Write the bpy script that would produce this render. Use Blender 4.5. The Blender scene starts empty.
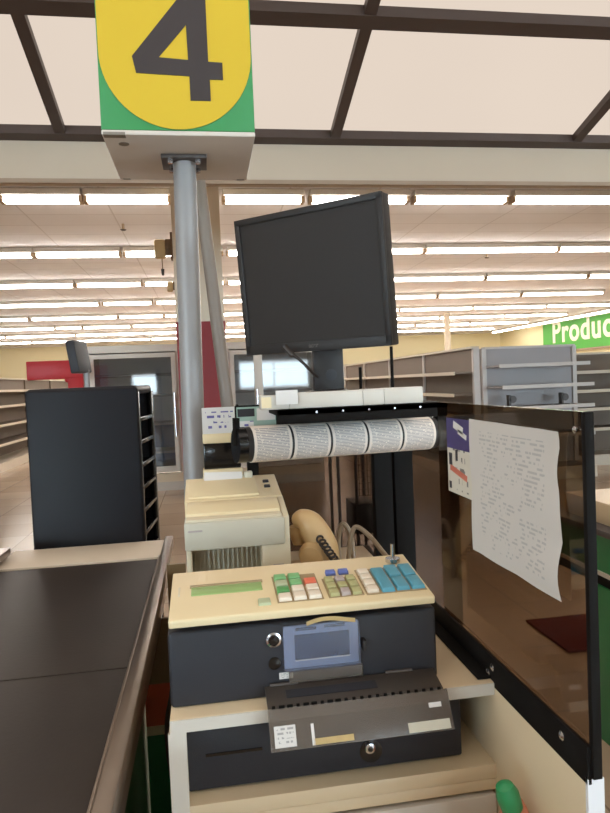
import bpy, bmesh, math, random
from mathutils import Vector, Matrix, Euler
random.seed(4)
PI = math.pi
SC = bpy.context.scene
COL = SC.collection

# ------------------------------------------------------------------ materials
def lin(c):
    r = []
    for v in c[:3]:
        v /= 255.0
        r.append(v / 12.92 if v <= .04045 else ((v + .055) / 1.055) ** 2.4)
    return tuple(r) + (1.0,)

MATS = {}
def mat(name, rgb, rough=.5, metal=0., var=0., vscale=8., bump=0., bscale=60., emit=0., spec=.5, coord='Object'):
    """Procedural principled material: base colour broken up by noise, optional fine bump."""
    m = bpy.data.materials.new(name); m.use_nodes = True
    nt = m.node_tree; b = nt.nodes['Principled BSDF']
    c = lin(rgb)
    b.inputs['Base Color'].default_value = c
    b.inputs['Roughness'].default_value = rough
    b.inputs['Metallic'].default_value = metal
    b.inputs['Specular IOR Level'].default_value = spec
    tc = nt.nodes.new('ShaderNodeTexCoord')
    n = nt.nodes.new('ShaderNodeTexNoise'); n.inputs['Scale'].default_value = vscale; n.inputs['Detail'].default_value = 5
    nt.links.new(tc.outputs[coord], n.inputs['Vector'])
    v = var if var else .04
    mx = nt.nodes.new('ShaderNodeMix'); mx.data_type = 'RGBA'
    mx.inputs['A'].default_value = tuple(x * (1 - v) for x in c[:3]) + (1,)
    mx.inputs['B'].default_value = tuple(min(1, x * (1 + v)) for x in c[:3]) + (1,)
    nt.links.new(n.outputs['Fac'], mx.inputs['Factor'])
    nt.links.new(mx.outputs['Result'], b.inputs['Base Color'])
    if bump:
        n2 = nt.nodes.new('ShaderNodeTexNoise'); n2.inputs['Scale'].default_value = bscale; n2.inputs['Detail'].default_value = 3
        nt.links.new(tc.outputs[coord], n2.inputs['Vector'])
        bp = nt.nodes.new('ShaderNodeBump'); bp.inputs['Strength'].default_value = bump; bp.inputs['Distance'].default_value = .002
        nt.links.new(n2.outputs['Fac'], bp.inputs['Height']); nt.links.new(bp.outputs['Normal'], b.inputs['Normal'])
    if emit:
        b.inputs['Emission Color'].default_value = c
        b.inputs['Emission Strength'].default_value = emit
    MATS[name] = m
    return m

def emitter(name, rgb, strength, var=0., vscale=1.2):
    m = bpy.data.materials.new(name); m.use_nodes = True
    nt = m.node_tree; nt.nodes.clear()
    o = nt.nodes.new('ShaderNodeOutputMaterial'); e = nt.nodes.new('ShaderNodeEmission')
    e.inputs['Color'].default_value = lin(rgb); e.inputs['Strength'].default_value = strength
    if var:
        tc = nt.nodes.new('ShaderNodeTexCoord'); n = nt.nodes.new('ShaderNodeTexNoise'); n.inputs['Scale'].default_value = vscale
        nt.links.new(tc.outputs['Object'], n.inputs['Vector'])
        mr = nt.nodes.new('ShaderNodeMapRange'); mr.inputs['To Min'].default_value = strength * (1 - var); mr.inputs['To Max'].default_value = strength * (1 + var)
        nt.links.new(n.outputs['Fac'], mr.inputs['Value']); nt.links.new(mr.outputs['Result'], e.inputs['Strength'])
    nt.links.new(e.outputs[0], o.inputs['Surface'])
    MATS[name] = m
    return m

def clear(name, rgb, gloss=.08, rough=.03, ior=1.45):
    """Thin tinted sheet: tinted transparency with a Fresnel reflection."""
    m = bpy.data.materials.new(name); m.use_nodes = True
    nt = m.node_tree; nt.nodes.clear()
    o = nt.nodes.new('ShaderNodeOutputMaterial')
    t = nt.nodes.new('ShaderNodeBsdfTransparent'); t.inputs['Color'].default_value = lin(rgb)
    g = nt.nodes.new('ShaderNodeBsdfGlossy'); g.inputs['Roughness'].default_value = rough; g.inputs['Color'].default_value = (.9, .9, .9, 1)
    f = nt.nodes.new('ShaderNodeFresnel'); f.inputs['IOR'].default_value = ior
    tc = nt.nodes.new('ShaderNodeTexCoord'); n = nt.nodes.new('ShaderNodeTexNoise'); n.inputs['Scale'].default_value = 9
    nt.links.new(tc.outputs['Object'], n.inputs['Vector'])
    md = nt.nodes.new('ShaderNodeMath'); md.operation = 'MULTIPLY_ADD'; md.inputs[1].default_value = .03; md.inputs[2].default_value = rough
    nt.links.new(n.outputs['Fac'], md.inputs[0]); nt.links.new(md.outputs[0], g.inputs['Roughness'])
    x = nt.nodes.new('ShaderNodeMixShader')
    ge = nt.nodes.new('ShaderNodeNewGeometry'); iv = nt.nodes.new('ShaderNodeMath'); iv.operation = 'SUBTRACT'; iv.inputs[0].default_value = 1
    nt.links.new(ge.outputs['Backfacing'], iv.inputs[1])          # only the outer face of the sheet reflects
    ml = nt.nodes.new('ShaderNodeMath'); ml.operation = 'MULTIPLY'
    nt.links.new(f.outputs[0], ml.inputs[0]); nt.links.new(iv.outputs[0], ml.inputs[1])
    nt.links.new(ml.outputs[0], x.inputs[0]); nt.links.new(t.outputs[0], x.inputs[1]); nt.links.new(g.outputs[0], x.inputs[2])
    nt.links.new(x.outputs[0], o.inputs['Surface'])
    MATS[name] = m
    return m

def hazy(name, rgb, alpha, rough=.3):
    """Scratched translucent plastic sheet: part see-through, part scattering."""
    m = mat(name, rgb, rough, var=.12, vscale=40)
    nt = m.node_tree; o = nt.nodes['Material Output']; b = nt.nodes['Principled BSDF']
    t = nt.nodes.new('ShaderNodeBsdfTransparent'); t.inputs['Color'].default_value = (.85, .83, .8, 1)
    x = nt.nodes.new('ShaderNodeMixShader'); x.inputs[0].default_value = alpha
    nt.links.new(t.outputs[0], x.inputs[1]); nt.links.new(b.outputs[0], x.inputs[2]); nt.links.new(x.outputs[0], o.inputs['Surface'])
    return m

def printed(name, paper, ink, lines, cols=14., dens=.5, margin=(.08, .08), rough=.7, axes=('X', 'Z'), blank=.42):
    """Paper carrying rows of small unreadable print (rows broken into word-like runs)."""
    m = bpy.data.materials.new(name); m.use_nodes = True
    nt = m.node_tree; b = nt.nodes['Principled BSDF']; b.inputs['Roughness'].default_value = rough
    N = nt.nodes.new; L = nt.links.new
    tc = N('ShaderNodeTexCoord'); sp = N('ShaderNodeSeparateXYZ'); L(tc.outputs['Generated'], sp.inputs[0])
    def math_(op, a, b_=None, c_=None):
        q = N('ShaderNodeMath'); q.operation = op
        for i, v in enumerate((a, b_, c_)):
            if v is None: continue
            if isinstance(v, (int, float)): q.inputs[i].default_value = v
            else: L(v, q.inputs[i])
        return q.outputs[0]
    U, V = sp.outputs[axes[0]], sp.outputs[axes[1]]
    row = math_('MULTIPLY', V, float(lines)); fr = math_('FRACT', row); fl = math_('FLOOR', row)
    stripe = math_('LESS_THAN', fr, .5)
    cb = N('ShaderNodeCombineXYZ'); L(math_('MULTIPLY', U, cols), cb.inputs[0]); L(math_('MULTIPLY', fl, 3.7), cb.inputs[1])
    n = N('ShaderNodeTexNoise'); n.inputs['Scale'].default_value = 1.; n.inputs['Detail'].default_value = 2; L(cb.outputs[0], n.inputs['Vector'])
    word = math_('GREATER_THAN', n.outputs['Fac'], 1 - dens)
    n3 = N('ShaderNodeTexNoise'); n3.inputs['Scale'].default_value = 3.2; L(tc.outputs['Generated'], n3.inputs['Vector'])
    blk = math_('GREATER_THAN', n3.outputs['Fac'], blank)
    du = math_('MULTIPLY', math_('GREATER_THAN', U, margin[0]), math_('LESS_THAN', U, 1 - margin[0]))
    dv = math_('MULTIPLY', math_('GREATER_THAN', V, margin[1]), math_('LESS_THAN', V, 1 - margin[1]))
    f = math_('MULTIPLY', math_('MULTIPLY', stripe, word), math_('MULTIPLY', math_('MULTIPLY', du, dv), blk))
    mx = N('ShaderNodeMix'); mx.data_type = 'RGBA'; mx.inputs['A'].default_value = lin(paper); mx.inputs['B'].default_value = lin(ink)
    L(f, mx.inputs['Factor']); L(mx.outputs['Result'], b.inputs['Base Color'])
    MATS[name] = m
    return m

def tiles(name, a, b_, mortar, size, rough, gap=.006, coord='Object', bumpy=.0, noise=.25):
    m = bpy.data.materials.new(name); m.use_nodes = True
    nt = m.node_tree; p = nt.nodes['Principled BSDF']; p.inputs['Roughness'].default_value = rough
    tc = nt.nodes.new('ShaderNodeTexCoord'); br = nt.nodes.new('ShaderNodeTexBrick')
    br.offset = 0; br.squash = 1
    br.inputs['Scale'].default_value = 1; br.inputs['Brick Width'].default_value = size[0]; br.inputs['Row Height'].default_value = size[1]
    br.inputs['Mortar Size'].default_value = gap; br.inputs['Color1'].default_value = lin(a); br.inputs['Color2'].default_value = lin(b_); br.inputs['Mortar'].default_value = lin(mortar)
    nt.links.new(tc.outputs[coord], br.inputs['Vector'])
    n = nt.nodes.new('ShaderNodeTexNoise'); n.inputs['Scale'].default_value = .9; n.inputs['Detail'].default_value = 6
    nt.links.new(tc.outputs[coord], n.inputs['Vector'])
    mr = nt.nodes.new('ShaderNodeMapRange'); mr.inputs['To Min'].default_value = 1 - noise; mr.inputs['To Max'].default_value = 1 + noise
    nt.links.new(n.outputs['Fac'], mr.inputs['Value'])
    mx = nt.nodes.new('ShaderNodeMix'); mx.data_type = 'RGBA'; mx.blend_type = 'MULTIPLY'; mx.inputs['Factor'].default_value = 1
    nt.links.new(br.outputs['Color'], mx.inputs['A']); nt.links.new(mr.outputs['Result'], mx.inputs['B'])
    nt.links.new(mx.outputs['Result'], p.inputs['Base Color'])
    MATS[name] = m
    return m

mat('cream_plastic', (226, 208, 168), .45, var=.05, vscale=14, bump=.05, bscale=300)
mat('beige_plastic', (214, 203, 176), .5, var=.05, vscale=14, bump=.05, bscale=300)
mat('grey_beige_plastic', (196, 190, 172), .5, var=.05, vscale=12)
mat('phone_beige', (202, 168, 120), .4, var=.08, vscale=20)
mat('slate_plastic', (45, 45, 50), .5, spec=.35, var=.1, vscale=20, bump=.12, bscale=500)
mat('black_plastic', (40, 37, 37), .5, spec=.35, var=.12, vscale=14, bump=.1, bscale=400)
mat('black_gloss', (20, 19, 20), .16, var=.1)
mat('screen', (40, 34, 32), .5, spec=.3, var=.1, vscale=5)
mat('black_metal', (22, 20, 19), .65, metal=.0, var=.1, spec=.1)
mat('rack_black', (19, 19, 25), .5, spec=.25, var=.12, vscale=6, bump=.1, bscale=200)
mat('rubber_belt', (47, 39, 34), .55, var=.3, vscale=5, bump=.12, bscale=140, spec=.4)
mat('brushed_aluminium', (156, 142, 130), .28, metal=.85, var=.16, vscale=10)
mat('chrome', (210, 210, 215), .16, metal=1.)
mat('pole_grey', (150, 148, 148), .45, metal=.15, var=.08, vscale=5)
mat('pole_tan', (128, 116, 106), .5, metal=.1, var=.08, vscale=5)
mat('white_laminate', (200, 193, 182), .45, var=.04, vscale=4)
mat('cream_laminate', (214, 194, 162), .42, var=.07, vscale=5)
mat('plate_cream', (220, 207, 188), .5, var=.05, vscale=4)
mat('worn_cream', (206, 188, 152), .5, var=.12, vscale=7)
mat('edge_white', (224, 224, 228), .4)
mat('sign_yellow', (206, 174, 36), .5, var=.03, vscale=5)
mat('sign_green', (50, 142, 76), .5, var=.03, vscale=5)
mat('sign_white', (206, 196, 186), .55, var=.08, vscale=6)
mat('sign_black', (52, 44, 44), .6)
mat('scuff', (130, 122, 112), .6, var=.2)
mat('bracket_dark', (84, 78, 76), .5, metal=.4, var=.1)
mat('bronze_metal', (70, 56, 50), .45, metal=.2, var=.1, vscale=3)
mat('fascia_cream', (186, 170, 150), .6, var=.05, vscale=1.5)
mat('fascia_trim', (150, 128, 108), .55, var=.1)
mat('wall_yellow', (236, 222, 180), .7, var=.05, vscale=.4)
mat('wall_beige', (214, 204, 186), .7, var=.05, vscale=.4)
mat('column_cream', (216, 202, 180), .6, var=.05, vscale=1.5)
mat('column_red', (132, 30, 34), .5, var=.08, vscale=1.5)
mat('red_metal', (188, 30, 36), .45, var=.06, vscale=3)
mat('lane_green', (24, 112, 62), .4, var=.1, vscale=3)
mat('lane_red', (196, 84, 52), .45, var=.12, vscale=8)
mat('lane_olive', (124, 102, 70), .45, var=.15, vscale=8)
mat('mat_red', (120, 40, 34), .8, var=.15, vscale=10)
mat('steel_case', (190, 178, 164), .4, metal=.35, var=.08, vscale=3)
mat('case_inside', (214, 206, 200), .6, var=.08, vscale=2)
mat('case_blue', (70, 88, 116), .5, var=.1, vscale=2)
mat('shelf_white', (196, 188, 182), .5, var=.05, vscale=2)
mat('shelf_panel', (158, 151, 150), .55, var=.06, vscale=2)
mat('shelf_brown', (112, 96, 82), .6, var=.1, vscale=2)
mat('shelf_edge', (196, 184, 166), .5, var=.08, vscale=3)
mat('wood_tan', (168, 130, 92), .55, var=.15, vscale=4)
mat('produce_green', (84, 166, 70), .6, var=.04, vscale=.6)
mat('letter_cream', (240, 232, 214), .6)
mat('card_green', (150, 176, 164), .6, var=.12, vscale=40)
mat('card_white', (214, 210, 206), .6, var=.05)
mat('lcd_green', (138, 166, 104), .3, var=.06, vscale=12, emit=.05)
mat('window_blue', (146, 158, 190), .2, var=.1, vscale=30, spec=.6)
mat('window_dark', (30, 31, 42), .22, var=.3, vscale=120)
mat('key_pale_green', (176, 186, 152), .45)
mat('key_green', (120, 178, 120), .45)
mat('key_dark_green', (84, 150, 84), .45)
mat('key_white', (226, 214, 196), .45, var=.06)
mat('key_red', (222, 112, 84), .45)
mat('key_olive', (172, 170, 122), .45)
mat('key_grey', (176, 164, 160), .45)
mat('key_blue', (92, 108, 176), .45)
mat('key_teal', (84, 152, 174), .4, var=.05)
mat('key_gap', (160, 140, 106), .6)
mat('cord_black', (12, 11, 11), .7, spec=.1)
mat('cord_dark', (40, 30, 24), .5)
mat('cable_tan', (128, 110, 88), .5, var=.1)
mat('sticker_purple', (66, 56, 108), .5, var=.25, vscale=24)
mat('sticker_red', (196, 108, 88), .5, var=.15, vscale=40)
mat('yellowed_tape', (186, 160, 108), .5, var=.2, vscale=60)
mat('bottle_green', (46, 142, 88), .4)
mat('bottle_pink', (206, 132, 106), .5)
mat('bell_tan', (190, 160, 112), .5, var=.1)
mat('bell_dark', (110, 84, 56), .5, var=.1)
mat('fixture_tan', (176, 150, 120), .55, var=.08)
mat('fixture_white', (214, 206, 194), .5)
clear('smoked_acrylic', (174, 158, 140), ior=1.38, rough=.05)
clear('smoked_acrylic_back', (166, 156, 148), ior=1.3, rough=.1)
hazy('clear_smoke', (112, 102, 94), .6, .28)
hazy('clear_smoke_dark', (74, 67, 62), .8, .3)
clear('door_glass', (222, 226, 230), ior=1.95, rough=.02)
hazy('clear_blue', (150, 160, 190), .28, .2)
clear('window_glass', (245, 250, 252), ior=1.2)
emitter('tube_light', (255, 250, 243), 14.)
emitter('panel_glow', (255, 237, 220), .39, var=.05, vscale=.7)
emitter('panel_glow_fill', (255, 240, 226), .72, var=.05, vscale=.7)  # stronger glow given to the unseen overhead panels, added to light the counter tops
printed('notice_print', (204, 197, 191), (178, 174, 171), 34, cols=22, dens=.5, margin=(.14, .08), axes=('Y', 'Z'))
printed('code_print', (226, 214, 202), (146, 140, 142), 24, cols=22, dens=.62, blank=.2, margin=(.07, .05), axes=('X', 'Z'))
printed('card_print', (214, 212, 210), (96, 92, 150), 5, cols=7, dens=.5, margin=(.1, .15), axes=('X', 'Z'))
printed('tag_print', (206, 202, 198), (150, 148, 146), 5, cols=6, dens=.55, margin=(.1, .1), axes=('X', 'Z'))
printed('poster_print', (206, 198, 184), (120, 116, 110), 7, cols=9, dens=.45, margin=(.08, .05), axes=('Y', 'Z'))
tiles('floor_tiles', (190, 167, 144), (174, 150, 126), (146, 124, 104), (.61, .61), .22, gap=.005, noise=.18)
tiles('ceiling_tiles', (236, 233, 233), (232, 229, 229), (212, 207, 205), (1.22, .61), .85, gap=.012, noise=.05)

# ------------------------------------------------------------------ mesh helpers
class MB:
    """Collects shapes into one mesh; several material slots allowed."""
    def __init__(s): s.bm = bmesh.new(); s.mats = []; s.cur = 0
    def use(s, m):
        if m not in s.mats: s.mats.append(m)
        s.cur = s.mats.index(m); return s
    def _fin(s, faces, smooth=False):
        for f in faces: f.material_index = s.cur; f.smooth = smooth
    def box(s, c, d, bev=0., rot=None, seg=2):
        """centre, full size"""
        t = bmesh.new(); bmesh.ops.create_cube(t, size=1)
        for v in t.verts: v.co = Vector((v.co.x * d[0], v.co.y * d[1], v.co.z * d[2]))
        if bev: bmesh.ops.bevel(t, geom=list(t.edges), offset=min(bev, .49 * min(d)), segments=seg, affect='EDGES', profile=.5)
        M = Matrix.Translation(Vector(c)) @ (rot.to_4x4() if rot else Matrix.Identity(4))
        t.transform(M); s._merge(t, bool(bev and seg > 1)); return s
    def rng(s, x0, x1, y0, y1, z0, z1, bev=0., seg=2):
        return s.box(((x0 + x1) / 2, (y0 + y1) / 2, (z0 + z1) / 2), (x1 - x0, y1 - y0, z1 - z0), bev, seg=seg)
    def cyl(s, p0, p1, r, r2=None, n=20, caps=True):
        p0 = Vector(p0); p1 = Vector(p1); d = p1 - p0
        t = bmesh.new(); bmesh.ops.create_cone(t, cap_ends=caps, segments=n, radius1=r, radius2=r if r2 is None else r2, depth=d.length)
        M = Matrix.Translation((p0 + p1) / 2) @ d.to_track_quat('Z', 'Y').to_matrix().to_4x4()
        t.transform(M); s._merge(t, True); return s
    def tube(s, pts, r, n=8, res=6):
        """smooth Catmull-Rom tube; r may be a number or one radius per control point"""
        P = [Vector(p) for p in pts]; R = r if isinstance(r, (list, tuple)) else [r] * len(P)
        Q = []; W = []
        for i in range(len(P) - 1):
            a = P[max(i - 1, 0)]; b = P[i]; c = P[i + 1]; d = P[min(i + 2, len(P) - 1)]
            for k in range(res):
                t = k / res
                Q.append(.5 * ((2 * b) + (c - a) * t + (2 * a - 5 * b + 4 * c - d) * t * t + (3 * b - a - 3 * c + d) * t ** 3))
                W.append(R[i] * (1 - t) + R[i + 1] * t)
        Q.append(P[-1]); W.append(R[-1])
        t = bmesh.new(); rings = []; up = Vector((.13, .21, 1)).normalized()
        for i, q in enumerate(Q):
            tan = (Q[min(i + 1, len(Q) - 1)] - Q[max(i - 1, 0)]).normalized()
            x = tan.cross(up)
            if x.length < .05: x = tan.cross(Vector((1, 0, 0)))
            x.normalize(); y = tan.cross(x).normalized(); up = -y if (-y).dot(up) > 0 else y
            rings.append([t.verts.new(q + (x * math.cos(a) + y * math.sin(a)) * W[i]) for a in [2 * PI * k / n for k in range(n)]])
        for a, b in zip(rings, rings[1:]):
            for k in range(n): t.faces.new((a[k], a[(k + 1) % n], b[(k + 1) % n], b[k]))
        t.faces.new(rings[0][::-1]); t.faces.new(rings[-1])
        bmesh.ops.recalc_face_normals(t, faces=list(t.faces))
        s._merge(t, True); return s
    def prism(s, poly, h, M, bev=0.):
        """2-D outline (x, y) extruded to height h along local z, placed by matrix M"""
        t = bmesh.new()
        v0 = [t.verts.new((p[0], p[1], 0)) for p in poly]; f = t.faces.new(v0)
        r = bmesh.ops.extrude_face_region(t, geom=[f])
        for v in [e for e in r['geom'] if isinstance(e, bmesh.types.BMVert)]: v.co.z += h
        bmesh.ops.recalc_face_normals(t, faces=list(t.faces))
        if bev:
            bmesh.ops.bevel(t, geom=list(t.edges), offset=bev, segments=2, affect='EDGES', profile=.5)
        t.transform(M); s._merge(t, False); return s
    def lathe(s, prof, c=(0, 0, 0), n=28, M=None):
        t = bmesh.new(); rings = []
        for r, z in prof:
            rings.append([t.verts.new((max(r, 1e-4) * math.cos(2 * PI * k / n), max(r, 1e-4) * math.sin(2 * PI * k / n), z)) for k in range(n)])
        for a, b in zip(rings, rings[1:]):
            for k in range(n): t.faces.new((a[k], a[(k + 1) % n], b[(k + 1) % n], b[k]))
        t.faces.new(rings[0][::-1]); t.faces.new(rings[-1])
        bmesh.ops.recalc_face_normals(t, faces=list(t.faces))
        t.transform(Matrix.Translation(Vector(c)) @ (M or Matrix.Identity(4))); s._merge(t, True); return s
    def grid(s, fn, nu, nv, thick=.0004, normal=(0, 0, 1)):
        """thin closed sheet from fn(u, v)"""
        t = bmesh.new(); N = Vector(normal) * thick
        A = [[t.verts.new(Vector(fn(i / nu, j / nv))) for j in range(nv + 1)] for i in range(nu + 1)]
        B = [[t.verts.new(Vector(fn(i / nu, j / nv)) - N) for j in range(nv + 1)] for i in range(nu + 1)]
        for i in range(nu):
            for j in range(nv):
                t.faces.new((A[i][j], A[i + 1][j], A[i + 1][j + 1], A[i][j + 1]))
                t.faces.new((B[i][j + 1], B[i + 1][j + 1], B[i + 1][j], B[i][j]))
        for i in range(nu):
            t.faces.new((A[i][0], B[i][0], B[i + 1][0], A[i + 1][0])); t.faces.new((A[i][nv], A[i + 1][nv], B[i + 1][nv], B[i][nv]))
        for j in range(nv):
            t.faces.new((A[0][j], A[0][j + 1], B[0][j + 1], B[0][j])); t.faces.new((A[nu][j], B[nu][j], B[nu][j + 1], A[nu][j + 1]))
        bmesh.ops.recalc_face_normals(t, faces=list(t.faces))
        s._merge(t, True); return s
    def _merge(s, t, smooth):
        me = bpy.data.meshes.new('t'); t.to_mesh(me); t.free()
        n = len(s.bm.faces); s.bm.from_mesh(me); bpy.data.meshes.remove(me)
        s.bm.faces.ensure_lookup_table(); s._fin(s.bm.faces[n:], smooth)
    def build(s, name, m=None, parent=None, label=None, smooth_angle=35):
        me = bpy.data.meshes.new(name); s.bm.to_mesh(me); s.bm.free()
        for k in (s.mats or [m]): me.materials.append(MATS[k])
        if hasattr(me, 'set_sharp_from_angle'): me.set_sharp_from_angle(angle=math.radians(smooth_angle))
        o = bpy.data.objects.new(name, me); COL.objects.link(o)
        if parent: o.parent = parent
        if label: o['label'] = label
        return o

def tag(o, label, cat, group=None, kind=None):
    o['label'] = label; o['category'] = cat
    if group: o['group'] = group
    if kind: o['kind'] = kind
    return o
def thing(name, label, cat, loc=(0, 0, 0), rot=(0, 0, 0), group=None):
    o = bpy.data.objects.new(name, None); COL.objects.link(o); o.empty_display_size = .1
    o.location = loc; o.rotation_euler = rot
    return tag(o, label, cat, group)
def struct(name, mb, m=None, parent=None):
    o = mb.build(name, m, parent)
    if not parent: o['kind'] = 'structure'
    return o
def dup(root, loc=None, rot=None, label=None):
    r = root.copy(); COL.objects.link(r)
    if loc: r.location = loc
    if rot: r.rotation_euler = rot
    if label: r['label'] = label
    for ch in list(root.children):
        c = ch.copy(); COL.objects.link(c); c.parent = r
        for g in ch.children:
            d = g.copy(); COL.objects.link(d); d.parent = c
    return r
def text_mesh(name, txt, size, m, M, parent=None, ext=.0005, bold=0., spacing=1.):
    cu = bpy.data.curves.new('txt', 'FONT'); cu.body = txt; cu.size = size; cu.extrude = ext; cu.offset = bold; cu.align_x = 'LEFT'; cu.space_character = spacing
    o = bpy.data.objects.new('txt', cu); COL.objects.link(o)
    bpy.context.view_layer.update()
    me = bpy.data.meshes.new_from_object(o.evaluated_get(bpy.context.evaluated_depsgraph_get()))
    bpy.data.objects.remove(o); bpy.data.curves.remove(cu)
    me.name = name; me.transform(M); me.materials.clear(); me.materials.append(MATS[m])
    q = bpy.data.objects.new(name, me); COL.objects.link(q)
    if parent: q.parent = parent
    return q
def RX(a): return Matrix.Rotation(math.radians(a), 4, 'X')
def RY(a): return Matrix.Rotation(math.radians(a), 4, 'Y')
def RZ(a): return Matrix.Rotation(math.radians(a), 4, 'Z')
def T(x, y, z): return Matrix.Translation((x, y, z))
ORD = ['leftmost', 'second', 'third', 'fourth', 'fifth', 'sixth', 'seventh', 'eighth', 'ninth']

# ------------------------------------------------------------------ camera
cam = bpy.data.cameras.new('camera'); co = bpy.data.objects.new('camera', cam); COL.objects.link(co)
cam.sensor_fit = 'VERTICAL'; cam.sensor_height = 36.; cam.lens = 36. * 640 / 813; cam.clip_start = .02; cam.clip_end = 200
co.matrix_world = T(0, 0, 1.42) @ RZ(-8.7) @ RX(90 - 2.2) @ RZ(-2.4)
SC.camera = co

# ------------------------------------------------------------------ setting
XL, XR, YF, YB, ZC = -15., 18.4, -7., 38., 3.98
struct('floor', MB().rng(XL, XR, YF, YB, -.1, 0), 'floor_tiles')
struct('ceiling', MB().rng(XL, XR, 4.06, YB, ZC, ZC + .1), 'ceiling_tiles')
struct('trim_1', MB().rng(XL, XR, YF, 4.06, 4.7, 4.8), 'wall_beige')          # upper roof over the checkout lanes
struct('trim_2', MB().rng(XL, XR, 4.06, 4.16, ZC + .1, 4.7), 'wall_beige')
struct('wall_back', MB().rng(XL, XR, YB, YB + .2, 0, 4.8), 'wall_yellow')
struct('wall_left', MB().rng(XL - .2, XL, YF, YB, 0, 4.8), 'wall_beige')
struct('wall_right', MB().rng(XR, XR + .2, YF, YB, 0, 4.8), 'wall_yellow')
# front wall behind the camera with the shop windows
w = MB(); wins = [(-13.5, -4.6, .4, 3.0), (-2.75, -1.85, 1.2, 1.95), (1.3, 4.0, 1.25, 2.3), (4.6, 14.0, .4, 3.0)]
x = XL
for a, b, z0, z1 in wins:
    w.rng(x, a, YF - .2, YF, 0, 4.8); w.rng(a, b, YF - .2, YF, 0, z0); w.rng(a, b, YF - .2, YF, z1, 4.8); x = b
w.rng(x, XR, YF - .2, YF, 0, 4.8)
struct('wall_front', w, 'wall_beige')
for k, (a, b, z0, z1) in enumerate(wins):
    f = MB(); n = max(1, round((b - a) / 1.8))
    for i in range(n + 1): x = a + (b - a) * i / n; f.rng(x - .04, x + .04, YF - .14, YF - .04, z0, z1)
    f.rng(a, b, YF - .14, YF - .04, z0, z0 + .08); f.rng(a, b, YF - .14, YF - .04, z1 - .08, z1)
    wf = struct('window_%d' % (k + 1), f, 'steel_case')
    MB().rng(a + .03, b - .03, YF - .1, YF - .09, z0 + .05, z1 - .05).build('pane', 'window_glass', wf)
    # daylight coming in through the window
    ld = bpy.data.lights.new('daylight', 'AREA'); ld.shape = 'RECTANGLE'; ld.size = b - a; ld.size_y = z1 - z0
    ld.color = (.84, .94, 1.0); ld.energy = 10. * (b - a) * (z1 - z0)
    lo = bpy.data.objects.new('daylight', ld); COL.objects.link(lo); lo.location = ((a + b) / 2, YF + .02, (z0 + z1) / 2); lo.rotation_euler = (PI / 2, 0, 0)
# cream fascia across the end of the canopy
f = MB().use('fascia_cream').rng(XL, XR, 3.98, 4.06, 2.655, 4.7)
f.use('fascia_trim').rng(XL, XR, 3.965, 3.985, 2.645, 2.67)
struct('trim_3', f)
# square wall column, red below and cream above
c = MB().use('column_cream').rng(-.33, .27, 8.2, 8.8, 2.235, ZC); c.use('column_red').rng(-.335, .275, 8.195, 8.805, 0, 2.235)
struct('trim_4', c)
# slim column near the far wall
struct('trim_5', MB().cyl((9.9, 25.2, 0), (9.9, 25.2, ZC), .13), 'column_cream')

# luminous canopy over the lanes: bronze grid with lit translucent panels
def cz(y): return 2.905 + .28 * (4 - y) if y > .9 else 2.905 + .28 * 3.1
can = thing('luminous_canopy', 'sloping canopy of lit milky panels in a dark bronze grid above the lanes', 'canopy', (0, 4, 2.9))
def cloc(x, y, z): return (x, y - 4, z - 2.9)
ybars = [3.96, 3.08, 2.2, 1.32, .44, -.44, -1.32, -2.2]
xbars = [-4.25, -2.5, -.765, .86, 2.47, 4.2, 5.9]
def slab(x0, x1, y0, y1, dz0, dz1, mb):
    t = bmesh.new()
    vs = [t.verts.new(cloc(x, y, cz(y) + dz)) for dz in (dz0, dz1) for (x, y) in ((x0, y0), (x1, y0), (x1, y1), (x0, y1))]
    for q in ((0, 3, 2, 1), (4, 5, 6, 7), (0, 1, 5, 4), (1, 2, 6, 5), (2, 3, 7, 6), (3, 0, 4, 7)): t.faces.new([vs[i] for i in q])
    mb._merge(t, False)
for y in ybars:
    m = MB(); slab(xbars[0], xbars[-1], y - .045, y + .035, -.02, .05, m); m.build('cross_bar', 'bronze_metal', can)
for x in xbars:
    m = MB()
    for a, b in zip(ybars, ybars[1:]): slab(x - .03, x + .03, b + .035, a - .045, -.015, .05, m)
    m.build('grid_bar', 'bronze_metal', can)
for a, b in zip(ybars, ybars[1:]):
    for p, q in zip(xbars, xbars[1:]):
        m = MB(); slab(p + .03, q - .03, b + .035, a - .045, .03, .04, m); m.build('light_panel', 'panel_glow' if b > 1.5 else 'panel_glow_fill', can)

# ------------------------------------------------------------------ fluorescent lights
def fixture(L):
    t = thing('ceiling_light', '', 'ceiling light', (0, 0, 3.9), group='fluorescent strip lights on the far ceiling')
    h = MB().box((0, 0, .066), (L - .02, .27, .08), .006, seg=1)
    h.build('housing', 'fixture_white', t)
    MB().use('tube_light').cyl((-L / 2 + .05, -.045, -.015), (L / 2 - .05, -.045, -.015), .03, n=10).cyl((-L / 2 + .05, .045, -.015), (L / 2 - .05, .045, -.015), .03, n=10).build('tube', None, t)
    for s in (-1, 1): MB().box((s * (L / 2 - .025), 0, .0), (.05, .15, .1), .004, seg=1).build('end_cap', 'fixture_tan', t)
    return t
PROTO = {}
def put_light(x0, x1, y, z, label, rot=0):
    L = round(abs(x1 - x0), 1)
    loc = ((x0 + x1) / 2, y, z) if not rot else (rot, (x0 + x1) / 2, z)
    rz = (0, 0, PI / 2) if rot else (0, 0, 0)
    if L not in PROTO: PROTO[L] = fixture(L); o = PROTO[L]
    else: o = dup(PROTO[L])
    o.location = loc; o.rotation_euler = rz; o['label'] = label
NTH = ['nearest', 'second nearest', 'third nearest', 'fourth nearest', 'fifth nearest', 'sixth nearest', 'seventh nearest', 'farthest']
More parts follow.
